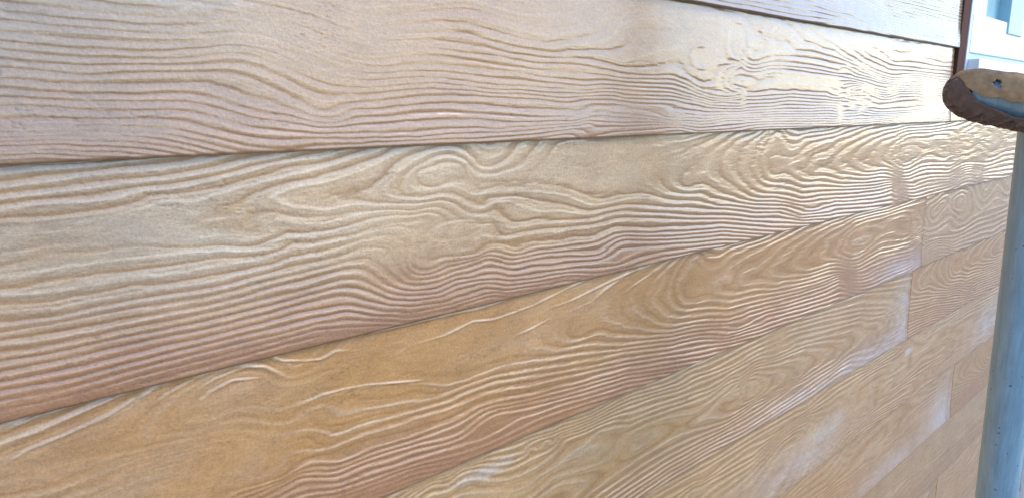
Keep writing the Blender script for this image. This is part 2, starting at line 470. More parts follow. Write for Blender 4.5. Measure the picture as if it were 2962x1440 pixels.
GRAIN_KNOTTED = """
-3.5 0.48,0.967 0.61,0.966 0.75,0.980
-2.5 0.48,0.950 0.55,0.950 0.64,0.951 0.75,0.964 0.85,0.968 0.96,0.981
-1.5 0.48,0.929 0.68,0.931
-0.5 0.48,0.914 0.68,0.915
0.5 0.49,0.899 0.57,0.896 0.67,0.896 0.78,0.901 0.90,0.908 1.02,0.920 1.13,0.941
1.5 0.49,0.881 0.62,0.882 0.71,0.881 0.81,0.886
2.5 0.49,0.856 0.62,0.857 0.76,0.858 0.92,0.864 1.02,0.871
3.5 0.49,0.832 0.63,0.831 0.77,0.835 0.92,0.836 1.02,0.834 1.14,0.847 1.25,0.876
4.5 0.50,0.785 0.59,0.783 0.68,0.791 0.79,0.799
5.5 0.50,0.753 0.63,0.759 0.77,0.764 0.92,0.769 1.03,0.769
6.5 0.51,0.718 0.61,0.731 0.78,0.737 0.98,0.735 1.15,0.730 1.26,0.741
7.5 0.51,0.688 0.60,0.688 0.73,0.693 0.88,0.695 1.04,0.689 1.27,0.682
8.5 0.52,0.643 0.62,0.650 0.78,0.665 0.93,0.656
9.5 0.52,0.613 0.60,0.620 0.74,0.624 0.84,0.624 1.04,0.616 1.27,0.605
10.5 0.52,0.581 0.70,0.593 0.81,0.598 0.99,0.593 1.12,0.588 1.28,0.573
11.5 0.53,0.549 0.61,0.557 0.72,0.561 0.84,0.560 1.00,0.560 1.13,0.552 1.28,0.535
12.5 0.53,0.510 0.64,0.515 0.75,0.523 0.87,0.524 1.00,0.525 1.14,0.518 1.28,0.503
13.5 0.53,0.471 0.69,0.479 0.85,0.486 1.00,0.486 1.28,0.473
14.5 0.54,0.439 0.64,0.448 0.78,0.454 0.90,0.453 1.03,0.457 1.14,0.452 1.29,0.439
15.5 0.54,0.408 0.67,0.408 0.83,0.414 1.01,0.415 1.14,0.417 1.29,0.407
16.5 0.84,0.375 0.96,0.382 1.12,0.379 1.29,0.375
15.5 1.22,0.381 1.27,0.373 1.34,0.378 1.41,0.386 1.47,0.384
16.5 1.22,0.344 1.33,0.339 1.41,0.345 1.47,0.356 1.54,0.358
12.5 1.21,0.509 1.32,0.497 1.43,0.485
11.5 1.21,0.543 1.32,0.527 1.42,0.516
9.5 1.20,0.607 1.36,0.593
7.5 1.19,0.685 1.30,0.691 1.38,0.700 1.46,0.739 1.56,0.755 1.61,0.778 1.68,0.802 1.79,0.840 1.89,0.847 2.01,0.804 2.16,0.804
6.5 1.19,0.733 1.30,0.751 1.38,0.773 1.47,0.807 1.54,0.819
5.5 1.59,0.855 1.67,0.871 1.75,0.882 1.86,0.893 1.96,0.886 2.08,0.878 2.26,0.868
4.5 1.18,0.806 1.29,0.831 1.38,0.855 1.49,0.883 1.59,0.897 1.68,0.908 1.78,0.920 1.96,0.924 2.15,0.923 2.26,0.918
3.5 1.18,0.855 1.26,0.873 1.34,0.900 1.43,0.925 1.55,0.940 1.66,0.944 1.78,0.941 1.96,0.950 2.26,0.952
2.5 1.65,0.989 1.75,0.980 1.96,0.979 2.26,0.976
2.5 2.15,0.968 2.47,0.972 2.73,0.974 3.02,0.971 3.34,0.961 3.56,0.944 3.81,0.917
3.5 2.15,0.949 2.39,0.956 2.64,0.943 2.92,0.940 3.12,0.941
4.5 2.23,0.926 2.43,0.921 2.60,0.915 2.83,0.916 3.02,0.928
5.5 2.15,0.880 2.35,0.864 2.56,0.860 2.83,0.863 3.12,0.882
6.5 2.23,0.837 2.43,0.822 2.64,0.820 2.92,0.832 3.33,0.854 3.74,0.859
7.5 2.16,0.801 2.39,0.779 2.60,0.772 2.83,0.779 3.23,0.801 3.78,0.815
8.5 2.23,0.754 2.43,0.734 2.65,0.722 2.92,0.730 3.42,0.748
9.5 2.23,0.713 2.52,0.690 2.83,0.699
10.5 2.20,0.686 2.39,0.666 2.54,0.660 2.74,0.670 2.97,0.690 3.22,0.690 3.44,0.702
11.5 2.16,0.655 2.35,0.638 2.56,0.630 2.83,0.647 3.02,0.661 3.28,0.667 3.81,0.682
12.5 2.16,0.618 2.40,0.599 2.65,0.597 2.92,0.617 3.17,0.625
13.5 2.26,0.584 2.44,0.559 2.65,0.561 2.92,0.572 3.17,0.582 3.44,0.604
14.5 2.17,0.551 2.32,0.526 2.56,0.512 2.83,0.524 3.02,0.544 3.28,0.556 3.80,0.571
15.5 2.17,0.499 2.36,0.483 2.56,0.472 2.83,0.483 3.07,0.492 3.33,0.518 3.67,0.516
16.5 2.17,0.459 2.32,0.438 2.52,0.423 2.74,0.430 2.92,0.440 3.12,0.469 3.44,0.480
17.5 2.24,0.416 2.40,0.396 2.62,0.375 2.79,0.374 2.97,0.410 3.22,0.432 3.49,0.444
18.5 2.17,0.378 2.29,0.360 2.44,0.336 2.65,0.321 2.83,0.324 2.97,0.345 3.17,0.367 3.44,0.383
19.5 2.17,0.321 2.25,0.299 2.44,0.286 2.61,0.253 2.79,0.238 2.92,0.249
8.5 3.79,0.743 4.12,0.745 4.39,0.765 4.68,0.773 4.91,0.803 5.24,0.832 5.87,0.840
15.5 4.22,0.559 4.52,0.563 4.81,0.555 5.02,0.589 5.19,0.640 5.40,0.659 5.85,0.658
14.5 4.24,0.591 4.59,0.590 4.82,0.585 5.06,0.628 5.23,0.676 5.50,0.710
13.5 4.27,0.622 4.64,0.619 4.90,0.627 5.11,0.668 5.32,0.716 5.68,0.733
12.5 4.15,0.641 4.45,0.656 4.79,0.655 5.06,0.696 5.32,0.739 5.86,0.746
11.5 4.17,0.669 4.45,0.681 4.82,0.685 5.15,0.722 5.41,0.758 5.86,0.766
10.5 4.25,0.712 4.83,0.715 5.15,0.749 5.50,0.790 5.86,0.791
9.5 4.39,0.736 4.83,0.742 5.07,0.772 5.33,0.804 5.87,0.811
6.5 4.10,0.842 4.40,0.856 4.61,0.871 4.81,0.900
3.5 3.64,0.921 3.88,0.922 4.24,0.929 4.77,0.921 5.00,0.939 5.17,0.960 5.88,0.940
2.5 3.82,0.995 4.13,0.964 4.40,0.962 4.92,0.951
16.5 4.44,0.499 4.73,0.476 4.96,0.485
17.5 4.36,0.249 4.57,0.259 4.71,0.246 4.86,0.202 5.02,0.183 5.18,0.184
17 5.04,0.268 5.19,0.263 5.36,0.289 5.49,0.355
17.5 5.92,0.305 5.95,0.377 6.01,0.402 6.14,0.392 6.28,0.358 6.44,0.332 6.67,0.326 7.03,0.320 7.53,0.341 7.94,0.359 8.39,0.401
16.5 5.90,0.333 5.91,0.406 5.99,0.440 6.15,0.425 6.32,0.399 6.49,0.383 6.75,0.383 7.17,0.387 7.68,0.412 8.40,0.459
15.5 5.88,0.417 5.98,0.469 6.15,0.463 6.35,0.432 6.60,0.418 7.05,0.428 7.69,0.451 8.41,0.488
14.5 5.87,0.463 5.94,0.493 6.10,0.493 6.39,0.455 6.83,0.451 7.30,0.467 7.96,0.482 8.41,0.518
18.5 6.80,0.270 7.19,0.261 7.65,0.293 8.07,0.331 8.38,0.366
19.5 7.28,0.194 7.46,0.216 7.64,0.217 7.92,0.281 8.37,0.343
20.5 7.47,0.141 7.63,0.164 7.85,0.217 8.08,0.262 8.36,0.308
21.5 8.03,0.018 7.96,0.089 8.03,0.163 8.35,0.251
18.5 5.94,0.285 6.05,0.307 6.21,0.299 6.22,0.242 6.33,0.188 6.50,0.197 6.65,0.188 6.79,0.250
8.5 5.58,0.835 6.14,0.823 6.66,0.810 7.24,0.812 7.63,0.807 8.49,0.827
4.5 5.59,0.908 6.57,0.906 8.51,0.924
11.5 5.57,0.739 6.03,0.737 6.43,0.725 6.76,0.703 7.23,0.715 8.47,0.743
13.5 5.78,0.632 6.02,0.665 6.42,0.641 6.75,0.646 8.45,0.671
18 5.73,0.395 5.64,0.364 5.60,0.277 5.63,0.186 5.72,0.136
18 5.82,0.355 5.84,0.263 5.79,0.176
19 5.71,0.270
24.5 9.22,0.127 9.33,0.174 9.57,0.169 9.84,0.144 10.06,0.158 10.30,0.186 10.66,0.190 11.09,0.220
24.5 9.22,0.121 9.30,0.069 9.49,0.029 9.80,0.005 10.13,0.010
25 9.61,0.088
23.5 8.48,0.016 8.48,0.093 8.60,0.164 8.85,0.163 9.02,0.213 9.29,0.277 9.80,0.257 10.29,0.257 11.15,0.272
22.5 8.31,0.016 8.27,0.083 8.32,0.168 8.60,0.243 8.91,0.275 9.24,0.321 9.82,0.319 10.91,0.328
21.5 8.02,0.024 7.99,0.121 8.13,0.188 8.46,0.271 8.86,0.323 9.26,0.380 9.76,0.364 10.72,0.367
20.5 7.90,0.232 8.18,0.294 8.63,0.366 8.94,0.402 9.33,0.426 9.85,0.399 10.21,0.382
18.5 7.92,0.316 8.34,0.387 8.96,0.460 9.35,0.486 9.79,0.463
15.5 7.94,0.422 8.36,0.475 8.97,0.530 9.30,0.535 10.37,0.501
14.5 7.95,0.491 8.37,0.508 8.76,0.557 9.08,0.581 9.21,0.579
9.5 7.99,0.669 8.55,0.652 9.02,0.718 9.28,0.717
8.5 8.01,0.735 8.57,0.738 8.97,0.766 9.53,0.741 10.24,0.712
6.5 8.02,0.812 8.59,0.836 9.06,0.862 9.91,0.842 10.67,0.818
4.5 8.04,0.889 8.91,0.897 9.57,0.890 10.90,0.874
2.5 8.06,0.956 9.24,0.937 10.30,0.896
"""
GRAIN_FLAME = """
9 7.27,0.395 7.43,0.388 7.81,0.465 7.96,0.502 8.07,0.568 8.06,0.616 7.97,0.676
8 7.25,0.320 7.67,0.359 8.07,0.415 8.53,0.521 8.59,0.556 8.55,0.620 8.41,0.701
7 7.24,0.260 7.66,0.310 8.06,0.364 8.44,0.415 8.78,0.446 8.96,0.485 9.16,0.566 9.15,0.653 8.91,0.704
6 7.23,0.206 7.80,0.267 8.43,0.333 8.98,0.384 9.17,0.431 9.41,0.520 9.64,0.522 9.77,0.573 9.84,0.699 9.77,0.794 9.68,0.855
5 7.23,0.153 7.79,0.210 8.42,0.281 9.04,0.337 9.43,0.440 9.78,0.457 9.92,0.541 9.98,0.681 9.95,0.803
4 7.22,0.100 7.93,0.158 9.02,0.275 9.48,0.375 9.89,0.432 10.08,0.525 10.14,0.667 10.00,0.830
3 7.21,0.047 8.07,0.120 9.04,0.220 9.55,0.318 10.00,0.390 10.24,0.527 10.36,0.632 10.27,0.760
2 7.47,0.025 8.38,0.098 9.02,0.143 10.07,0.340 10.35,0.450 10.66,0.610 10.65,0.743 10.46,0.835
1 8.05,0.020 9.00,0.043 10.25,0.237 10.75,0.460
0 9.03,0.004 10.67,0.214
9 6.64,0.332 7.01,0.371 7.25,0.377 7.54,0.398
10 6.57,0.359 6.86,0.412 7.27,0.455 7.47,0.492 7.55,0.518 7.55,0.617 7.40,0.717 7.07,0.736
11 6.46,0.376 6.71,0.446 6.98,0.510 7.07,0.588 7.00,0.664 6.74,0.700
12 6.38,0.406 6.51,0.439 6.69,0.514 6.69,0.606 6.54,0.667
13 6.20,0.419 6.52,0.492 6.58,0.573 6.39,0.624
8 6.74,0.331 7.11,0.342 7.54,0.361 8.00,0.420 8.55,0.523
7 6.79,0.290 7.24,0.306 7.68,0.339 8.60,0.444
6 6.73,0.224 7.09,0.231 7.67,0.280 8.58,0.349
3 5.26,0.064 5.56,0.083 5.98,0.069
4 5.27,0.110 5.67,0.145 6.09,0.121
5 5.27,0.156 5.67,0.181 6.08,0.203
6 5.28,0.214 5.68,0.230 5.89,0.226 6.11,0.222
7 5.28,0.266 5.58,0.298 5.89,0.288 6.11,0.260
8 5.29,0.313 5.69,0.351 5.96,0.331 6.16,0.335
9 5.29,0.371 5.59,0.394 5.86,0.350 6.01,0.324 6.17,0.355
10 5.30,0.472 5.46,0.485 5.70,0.449 6.01,0.381 6.20,0.406
11 5.43,0.581 5.65,0.554 5.83,0.475 5.98,0.457 6.09,0.438 6.20,0.464
10.5 5.43,0.623 5.94,0.717 6.21,0.712 6.52,0.687 6.90,0.676 7.30,0.678
8.5 5.95,0.782 6.29,0.774 6.65,0.766 7.17,0.739 7.75,0.711 8.06,0.687
6.5 6.23,0.871 6.67,0.863 7.19,0.841 7.77,0.802 8.40,0.790
4.5 6.48,0.950 7.21,0.928 7.78,0.909 8.69,0.848
9 4.78,0.327 5.14,0.353 5.31,0.375 5.57,0.388
8 4.38,0.257 4.58,0.264 4.86,0.282 5.29,0.329
7 4.40,0.199 4.61,0.221 5.28,0.282
6 4.42,0.151 4.77,0.168 5.28,0.236
4 4.44,0.072 5.27,0.154
9 4.08,0.237 4.20,0.255 4.32,0.263
10 5.26,0.463 5.42,0.476 5.58,0.461
11 5.44,0.594 5.59,0.571
3 3.34,0.023 3.72,0.052 3.96,0.070
5 3.34,0.078 3.72,0.109 3.92,0.116
7 3.34,0.133 3.72,0.148
9 3.59,0.343 3.72,0.332 3.93,0.366 4.15,0.390
10 3.34,0.486 3.53,0.435 3.67,0.440 3.82,0.476
11 3.44,0.525 3.60,0.508 3.80,0.551 3.89,0.593
9.5 4.01,0.741 4.31,0.710 4.63,0.676 4.98,0.663 5.36,0.685
6.5 4.32,0.873 4.65,0.856 4.99,0.838 5.62,0.844
3.5 4.57,0.982 5.00,0.956 5.63,0.957
11 4.49,0.465 4.62,0.455 4.70,0.449
3 2.62,0.010 2.79,0.026 2.97,-0.005 3.20,0.012 3.51,0.055
5 2.58,0.059 2.72,0.024 3.08,0.106 3.28,0.125 3.51,0.144
"""
GRAIN_PLAIN = """
1 4.82,-0.012 5.32,-0.005 5.88,-0.023 6.52,-0.007 7.24,0.012
2 4.82,0.044 5.33,0.063 5.90,0.083 6.36,0.068 7.25,0.082
3 4.87,0.100 5.33,0.105 5.75,0.126 6.21,0.122 6.71,0.127 7.45,0.135
4 5.08,0.187 5.48,0.201 5.68,0.243 5.85,0.213 6.14,0.204 6.35,0.187 6.90,0.228 7.66,0.210
5 5.21,0.240 5.45,0.216 5.69,0.249 5.81,0.259 6.31,0.263 6.61,0.288 6.85,0.248 7.46,0.218 7.77,0.223
6 5.35,0.284 5.44,0.280 5.54,0.319
2.5 7.81,0.128 8.38,0.059 9.03,0.061 9.76,0.129
4.5 8.12,0.218 8.73,0.212 9.33,0.170 9.77,0.179
5 8.57,0.210 8.91,0.277 8.98,0.444
2.5 10.30,0.701 11.15,0.667 11.61,0.648
5.5 9.38,0.805 9.93,0.803 10.53,0.782 11.04,0.776
3.5 9.03,0.833 9.95,0.872 10.78,0.921
6.5 8.32,0.473 9.09,0.328 10.20,0.319
"""
GRAIN_FINE = """
0.5 5.49,0.963 6.02,0.959 6.63,0.965 7.33,0.950 7.84,0.932 8.28,0.956
2.5 6.41,0.869 7.07,0.849 7.83,0.879 8.27,0.901
2.5 7.81,0.852 8.37,0.903 9.13,0.939 9.99,0.931 11.20,0.936
7.5 7.79,0.731 8.33,0.766 8.94,0.804 9.39,0.804 9.95,0.798 10.93,0.779
10.5 8.31,0.672 8.91,0.716 9.40,0.709 10.30,0.710 11.12,0.713
13.5 8.88,0.617 9.36,0.607 10.26,0.600 11.29,0.592
"""


class Grain:
    AX = 0.5
    def __init__(self, text):
        P, F = [], []
        for l in text.strip().splitlines():
            t = l.split()
            n = float(t[0])
            pts = [tuple(map(float, q.split(','))) for q in t[1:]]
            for i, p in enumerate(pts):
                P.append(p); F.append(n)
                if i + 1 < len(pts):
                    q = pts[i + 1]
                    L = math.hypot((q[0] - p[0]) * self.AX, q[1] - p[1])
                    k = int(min(L / 0.07, 5))
                    for j in range(k):
                        a = (j + 1) / (k + 1)
                        P.append((p[0] + (q[0] - p[0]) * a, p[1] + (q[1] - p[1]) * a)); F.append(n)
        P = np.array(P); F = np.array(F)
        self.C = P * np.array([self.AX, 1.0])
        n = len(P)
        K = self.k(self.C, self.C) + np.eye(n) * 2e-4
        T = np.hstack([np.ones((n, 1)), self.C])
        A = np.zeros((n + 3, n + 3))
        A[:n, :n] = K; A[:n, n:] = T; A[n:, :n] = T.T
        self.w = np.linalg.solve(A, np.concatenate([F, np.zeros(3)]))
        self.xr = (P[:, 0].min(), P[:, 0].max())
        self.vr = (P[:, 1].min(), P[:, 1].max())
    @staticmethod
    def k(a, b):
        d2 = (a[:, None, 0] - b[None, :, 0]) ** 2 + (a[:, None, 1] - b[None, :, 1]) ** 2
        return 0.5 * d2 * np.log(d2 + 1e-9)
    def coarse(self, X, V):
        q = np.stack([X.reshape(-1) * self.AX, V.reshape(-1)], 1)
        out = np.empty(len(q))
        for i in range(0, len(q), 8000):
            s_ = q[i:i + 8000]
            out[i:i + 8000] = self.k(s_, self.C) @ self.w[:-3] + self.w[-3] + s_ @ self.w[-2:]
        return out.reshape(X.shape)
    def grid(self, xs, vs, st=3):
        """ring number on the grid vs x xs (evaluated every st-th line, then interpolated)"""
        # outside the drawn range the die repeats mirrored
        a, b = self.xr
        def fold(x):
            t = np.mod(x - a, 2 * (b - a))
            return a + np.where(t > (b - a), 2 * (b - a) - t, t)
        ix = np.unique(np.concatenate([np.arange(0, len(xs), st), [len(xs) - 1]]))
        iv = np.unique(np.concatenate([np.arange(0, len(vs), st), [len(vs) - 1]]))
        X, V = np.meshgrid(fold(xs[ix]), vs[iv])
        c = self.coarse(X, V)
        t = np.array([np.interp(np.arange(len(xs)), ix, row) for row in c])
        u = np.array([np.interp(np.arange(len(vs)), iv, t[:, j]) for j in range(t.shape[1])]).T
        return u

DIE_A, DIE_B, DIE_C = Grain(GRAIN_CATHEDRAL), Grain(GRAIN_KNOTTED), Grain(GRAIN_FLAME)
DIE_F, DIE_D = Grain(GRAIN_PLAIN), Grain(GRAIN_FINE)

TAN = np.array([0.49, 0.248, 0.076])
PALE = np.array([0.61, 0.45, 0.30])
GREY = np.array([0.37, 0.292, 0.215])      # weathered grey, left end, darkened to paint in the light falling off there
CREAM = np.array([0.62, 0.425, 0.25])     # thin pale wash elsewhere
ORANGE = np.array([0.40, 0.19, 0.05])
RED = np.array([0.31, 0.140, 0.060])

LAP = 0.036      # board thickness at the butt, in H

def x_columns(X0, X1, n):
    """columns packed as they are seen from the front: dense near, sparse far"""
    z = lambda x: 2.35 + 0.673 * np.maximum(x, -1.2)
    x = np.linspace(X0, X1, 4000)
    dens = 1.0 / z(x) ** 2 * np.where(x < 0.0, 0.15, 1.0)
    c = np.concatenate([[0], np.cumsum((dens[1:] + dens[:-1]) / 2)])
    return np.interp(np.linspace(0, c[-1], n), c, x)

def blobs(X, V, spec):
    m = np.ones_like(X)
    for (cx, cv, rx, rv, k) in spec:
        m *= 1 - (1 - k) * np.exp(-(((X - cx) / rx) ** 2 + ((V - cv) / rv) ** 2) ** 1.5)
    return m

def make_board(row, X0, X1, nx, nv, die, shift=0.0, vshift=0.0, flip=False, style=0.5, amp=1.0,
               smooth=(), wash=0.3, red=0.6, tint=(1, 1, 1), seed=1, patches=(), top=-0.12, v1=1.0, extra=(), broken=0.0, lap=0.020):
    xs = x_columns(X0, X1, nx)
    vs = np.linspace(top, v1, nv)
    gx, gv = xs + shift, vs + vshift
    if flip:
        phi = die.grid(gx[::-1] * 0 + (die.xr[0] + die.xr[1] - gx), 1 - gv)
    else:
        phi = die.grid(gx, gv)
    X, V = np.meshgrid(xs, vs)
    phi = phi + 0.07 * vnoise(X * 5, V * 26, seed) + 0.04 * vnoise(X * 18, V * 60, seed + 1)
    # local ring spacing in H
    gy = np.abs(np.gradient(phi, vs, axis=0))
    gxx = np.abs(np.gradient(phi, xs, axis=1)) * 0.6
    sp = 1.0 / np.maximum(np.hypot(gy, gxx), 1.5)
    w = phi - np.floor(phi + 0.5)
    # crests and grooves keep about the same width where the rings spread out
    ridge = np.exp(-(w / np.clip(0.0105 / sp, 0.075, 0.21)) ** 2)
    groove = np.exp(-((np.abs(w) - 0.5) / np.clip(0.0105 / sp, 0.085, 0.19)) ** 2)
    h = (1 - style) * ridge - style * groove
    msk = blobs(X, V, smooth) * (0.75 + 0.25 * fbm(X * 0.9, V * 5, seed + 5, 3))
    if broken > 0:
        msk = msk * (1 - broken + broken * np.clip(0.5 + 1.6 * fbm(X * 1.3, V * 24, seed + 7, 3), 0, 1.2))
    msk = np.clip(msk, 0, 1.7)
    A = 0.0070 * amp * np.clip(sp / 0.045, 0.30, 1.0) * msk
    relief = A * h
    # isolated raised streaks, closed knots
    proud = np.zeros_like(X)
    for (pts, wd, hh) in extra:
        xa, xb = min(p[0] for p in pts), max(p[0] for p in pts)
        fade = np.clip(0.25 + np.minimum(X - xa, xb - X) / (0.3 * (xb - xa) + 1e-6), 0, 1)
        fade = fade if pts[0] != pts[-1] and len(pts) < 12 else 1.0
        best = np.full(X.shape, 9.0)
        for p, q in zip(pts[:-1], pts[1:]):
            ax_, ay_ = p[0], p[1]
            dx, dy = (q[0] - ax_) * 0.5, q[1] - ay_
            t = np.clip(((X - ax_) * 0.5 * dx + (V - ay_) * dy) / (dx * dx + dy * dy + 1e-9), 0, 1)
            best = np.minimum(best, np.hypot((X - ax_) * 0.5 - t * dx, V - ay_ - t * dy))
        e_ = np.exp(-(best / (wd * (1 + 0.35 * vnoise(X * 7, V * 20, seed + 90)))) ** 2) * np.clip(0.85 + 0.5 * vnoise(X * 9, V * 15, seed + 91), 0, 1.2) * fade
        relief = relief + hh * e_
        proud = np.maximum(proud, e_ * min(max(hh, 0) / 0.006, 1))
    fib = vnoise(X * 2.2, phi * 5.0, seed + 80) * 0.6 + vnoise(X * 6.0, phi * 11.0, seed + 81) * 0.4
    relief = relief + 0.0009 * fib + 0.0012 * fbm(X * 2.5, V * 7, seed + 9, 4) + 0.0005 * fbm(X * 25, V * 45, seed + 15, 3)
    # lapped face: top tucked back, slight flare at the butt
    back = lap * (1 - V) + 0.004 * np.sin(np.clip(V, 0, 1) * math.pi) - 0.010 * sstep(0.72, 1.0, V)
    back = back + 0.010 + 0.002 * vnoise(X * 0.5, V * 0 + seed, seed + 30)
    bow = 0.0015 * vnoise(X * 0.6, V * 0 + 3.3, seed + 31) * V
    n_ = back - relief
    # rounded lower arris
    n_ = n_ + 0.010 * np.clip((V - (v1 - 0.012)) / 0.012, 0, 1) ** 2
    P = np.stack([X * H, n_ * H, EYE_Z - (row + V + bow - S0) * H], -1)
    # pigment
    gro = groove * np.clip(A / 0.004, 0, 1)
    cre = np.maximum(ridge * np.clip(A / 0.004, 0, 1), proud)
    gold = np.exp(-((np.abs(w) - 0.5) / np.clip(0.020 / sp, 0.14, 0.26)) ** 2) * np.clip(msk, 0, 1)
    n1 = fbm(X * 0.8, V * 2.2, seed + 20, 4)
    n2 = fbm(X * 3.0, V * 9, seed + 25, 4)
    wf = wash(X, V) if callable(wash) else wash
    wf = np.clip(wf + 0.28 * n1 + 0.18 * n2, 0, 1)[..., None]
    cg = sstep(0.5, 2.0, X)[..., None]
    c = TAN * (1 - wf) + (GREY * (1 - cg) + CREAM * cg) * wf
    k = np.clip(0.42 * cre * (1 - 0.35 * style), 0, 1)[..., None]
    c = c * (1 - k) + PALE * k
    k = np.clip(np.maximum(0.75 * gro, 0.85 * gold * min(1.0, style * 2)), 0, 1)[..., None]
    c = c * (1 - k) + (ORANGE * 0.92) * k
    rf = red * 1.15 * sstep(0.46, 0.92, V + 0.10 * n1 + 0.05 * n2)
    rf = np.clip(rf * (1 - 0.35 * cre), 0, 1)[..., None]
    c = c * (1 - rf) + RED * (1 + 0.5 * cre[..., None]) * rf
    ob = np.clip(0.35 * fbm(X * 1.1 + 40, V * 3, seed + 41, 3), 0, 1)[..., None]
    c = c * (1 - ob) + ORANGE * 1.1 * ob
    c = c * (1 + 0.07 * fib[..., None])
    for (cx, cv, rx, rv, st, colr) in patches:
        q = ((X - cx) / rx) ** 2 + ((V - cv) / rv) ** 2
        q = q + 0.9 * fbm(X * 7, V * 14, seed + 60, 4)
        k = (st * np.clip(1.25 - q, 0, 1) ** 1.5)[..., None]
        if colr is LILAC_SHEEN:
            q = ((X - cx) / rx) ** 2 + ((V - cv) / rv) ** 2
            k = (st * np.exp(-q) * np.clip(0.75 + 0.6 * fbm(X * 4, V * 9, seed + 64, 4), 0, 1))[..., None]
        c = c * (1 - k) + np.array(colr) * k
    c = c * np.array(tint)
    # small dark pits gathered in loose clusters
    cl = sstep(0.12, 0.45, fbm(X * 2.2, V * 6, seed + 70, 3))
    pit = cl * sstep(0.30, 0.55, vnoise(X * 60, V * 110, seed + 75) * 0.6 + vnoise(X * 120, V * 190, seed + 76) * 0.4)
    c = c * (1 - 0.30 * pit[..., None])
    P[..., 1] += 0.0012 * H * pit
    # butt return and back
    last = P[-1]
    ret = []
    for dn in (0.006, 0.03, LAP + 0.004):
        q = last.copy(); q[:, 1] = last[:, 1] * 0 + (last[:, 1].mean() * 0.3 + last[:, 1] * 0.7) + dn * H
        q[:, 2] = last[:, 2] + (0 if dn > 0.01 else -0.0) + 0.0006 * (dn > 0.01)
        ret.append(q)
    P = np.concatenate([P, np.array(ret)], 0)
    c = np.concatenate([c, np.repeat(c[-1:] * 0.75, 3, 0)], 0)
    # end returns
    def endcol(col, sg):
        q = col.copy(); q[:, 1] += (LAP * 0.7) * H; q[:, 0] += sg * 0.0004
        return q
    P = np.concatenate([endcol(P[:, 0], -1)[:, None], P, endcol(P[:, -1], 1)[:, None]], 1)
    c = np.concatenate([c[:, :1], c, c[:, -1:]], 1)
    me = grid_mesh("board", P)
    at = me.attributes.new("pigment", 'FLOAT_COLOR', 'POINT')
    rgba = np.concatenate([np.clip(c, 0.01, 0.9), np.ones(c.shape[:2] + (1,))], -1)
    at.data.foreach_set("color", rgba.reshape(-1).astype(np.float32))
    return link("board", me, M_BOARD, WALL)

# ------------------------------------------------------------------ ground
bm = bmesh.new()
for x, y in ((-1500, -1500), (1500, -1500), (1500, 1500), (-1500, 1500)):
    bm.verts.new((x, y, 0))
bm.faces.new(bm.verts)
tag(bm_obj("ground", bm, M_GROUND), kind="structure")

# ------------------------------------------------------------------ wall
WALL = empty("cladding_wall", world(4, GROUND_S, D + 0.3))
tag(WALL, "lapped cladding wall of tan stained boards with embossed wood grain", "wall")

left_pale = lambda X, V: 0.55 * np.exp(-((X - 0.9) / 2.4) ** 2) * (1 - 0.6 * sstep(0.5, 0.9, V)) + 0.28 * np.exp(-((X - 3.5) / 2.5) ** 2) + 0.14
row0_wash = lambda X, V: 0.78 * np.exp(-((X + 0.2) / 2.6) ** 2) + 0.16
CHALK = (0.66, 0.64, 0.63)
LILAC_SHEEN = (0.60, 0.56, 0.585)       # lilac sheen painted into the board colour

KNOT_A = [(2.45, 0.50, 0.55, 0.22, 0.12), (2.0, 0.30, 0.30, 0.10, 0.6), (2.65, 0.18, 0.4, 0.14, 0.45), (4.2, 0.20, 1.3, 0.16, 0.15), (5.4, 0.16, 0.9, 0.12, 0.35),
          (0.9, 0.33, 0.9, 0.09, 0.35), (0.6, 0.5, 1.7, 0.8, 0.72), (6.75, 0.22, 0.35, 0.10, 0.35), (9.93, 0.80, 0.17, 0.22, 0.12), (12.3, 0.85, 2.2, 0.16, 0.25),
          (10.2, 0.25, 0.35, 0.08, 0.4), (2.2, 0.98, 3.0, 0.10, 0.3), (13.95, 0.35, 0.2, 0.15, 0.2)]
KNOT_B = [(1.95, 0.45, 0.62, 0.36, 0.10), (4.3, 0.10, 1.3, 0.22, 0.15), (5.6, 0.22, 0.8, 0.16, 0.30), (3.2, 0.10, 0.5, 0.10, 0.4),
          (4.3, 0.84, 0.9, 0.10, 0.25), (8.0, 0.06, 1.0, 0.12, 0.3), (10.8, 0.75, 0.8, 0.4, 0.25), (6.5, 0.35, 0.30, 0.15, 0.4)]
shiftA = lambda L, dx, dv: [(a - dx, b - dv, c, d_, e) for a, b, c, d_, e in L]

def ring(cx, cv, rx, rv, n=16, a0=0, a1=360):
    return [(cx + rx * math.cos(math.radians(a0 + (a1 - a0) * i / n)), cv + rv * math.sin(math.radians(a0 + (a1 - a0) * i / n))) for i in range(n + 1)]

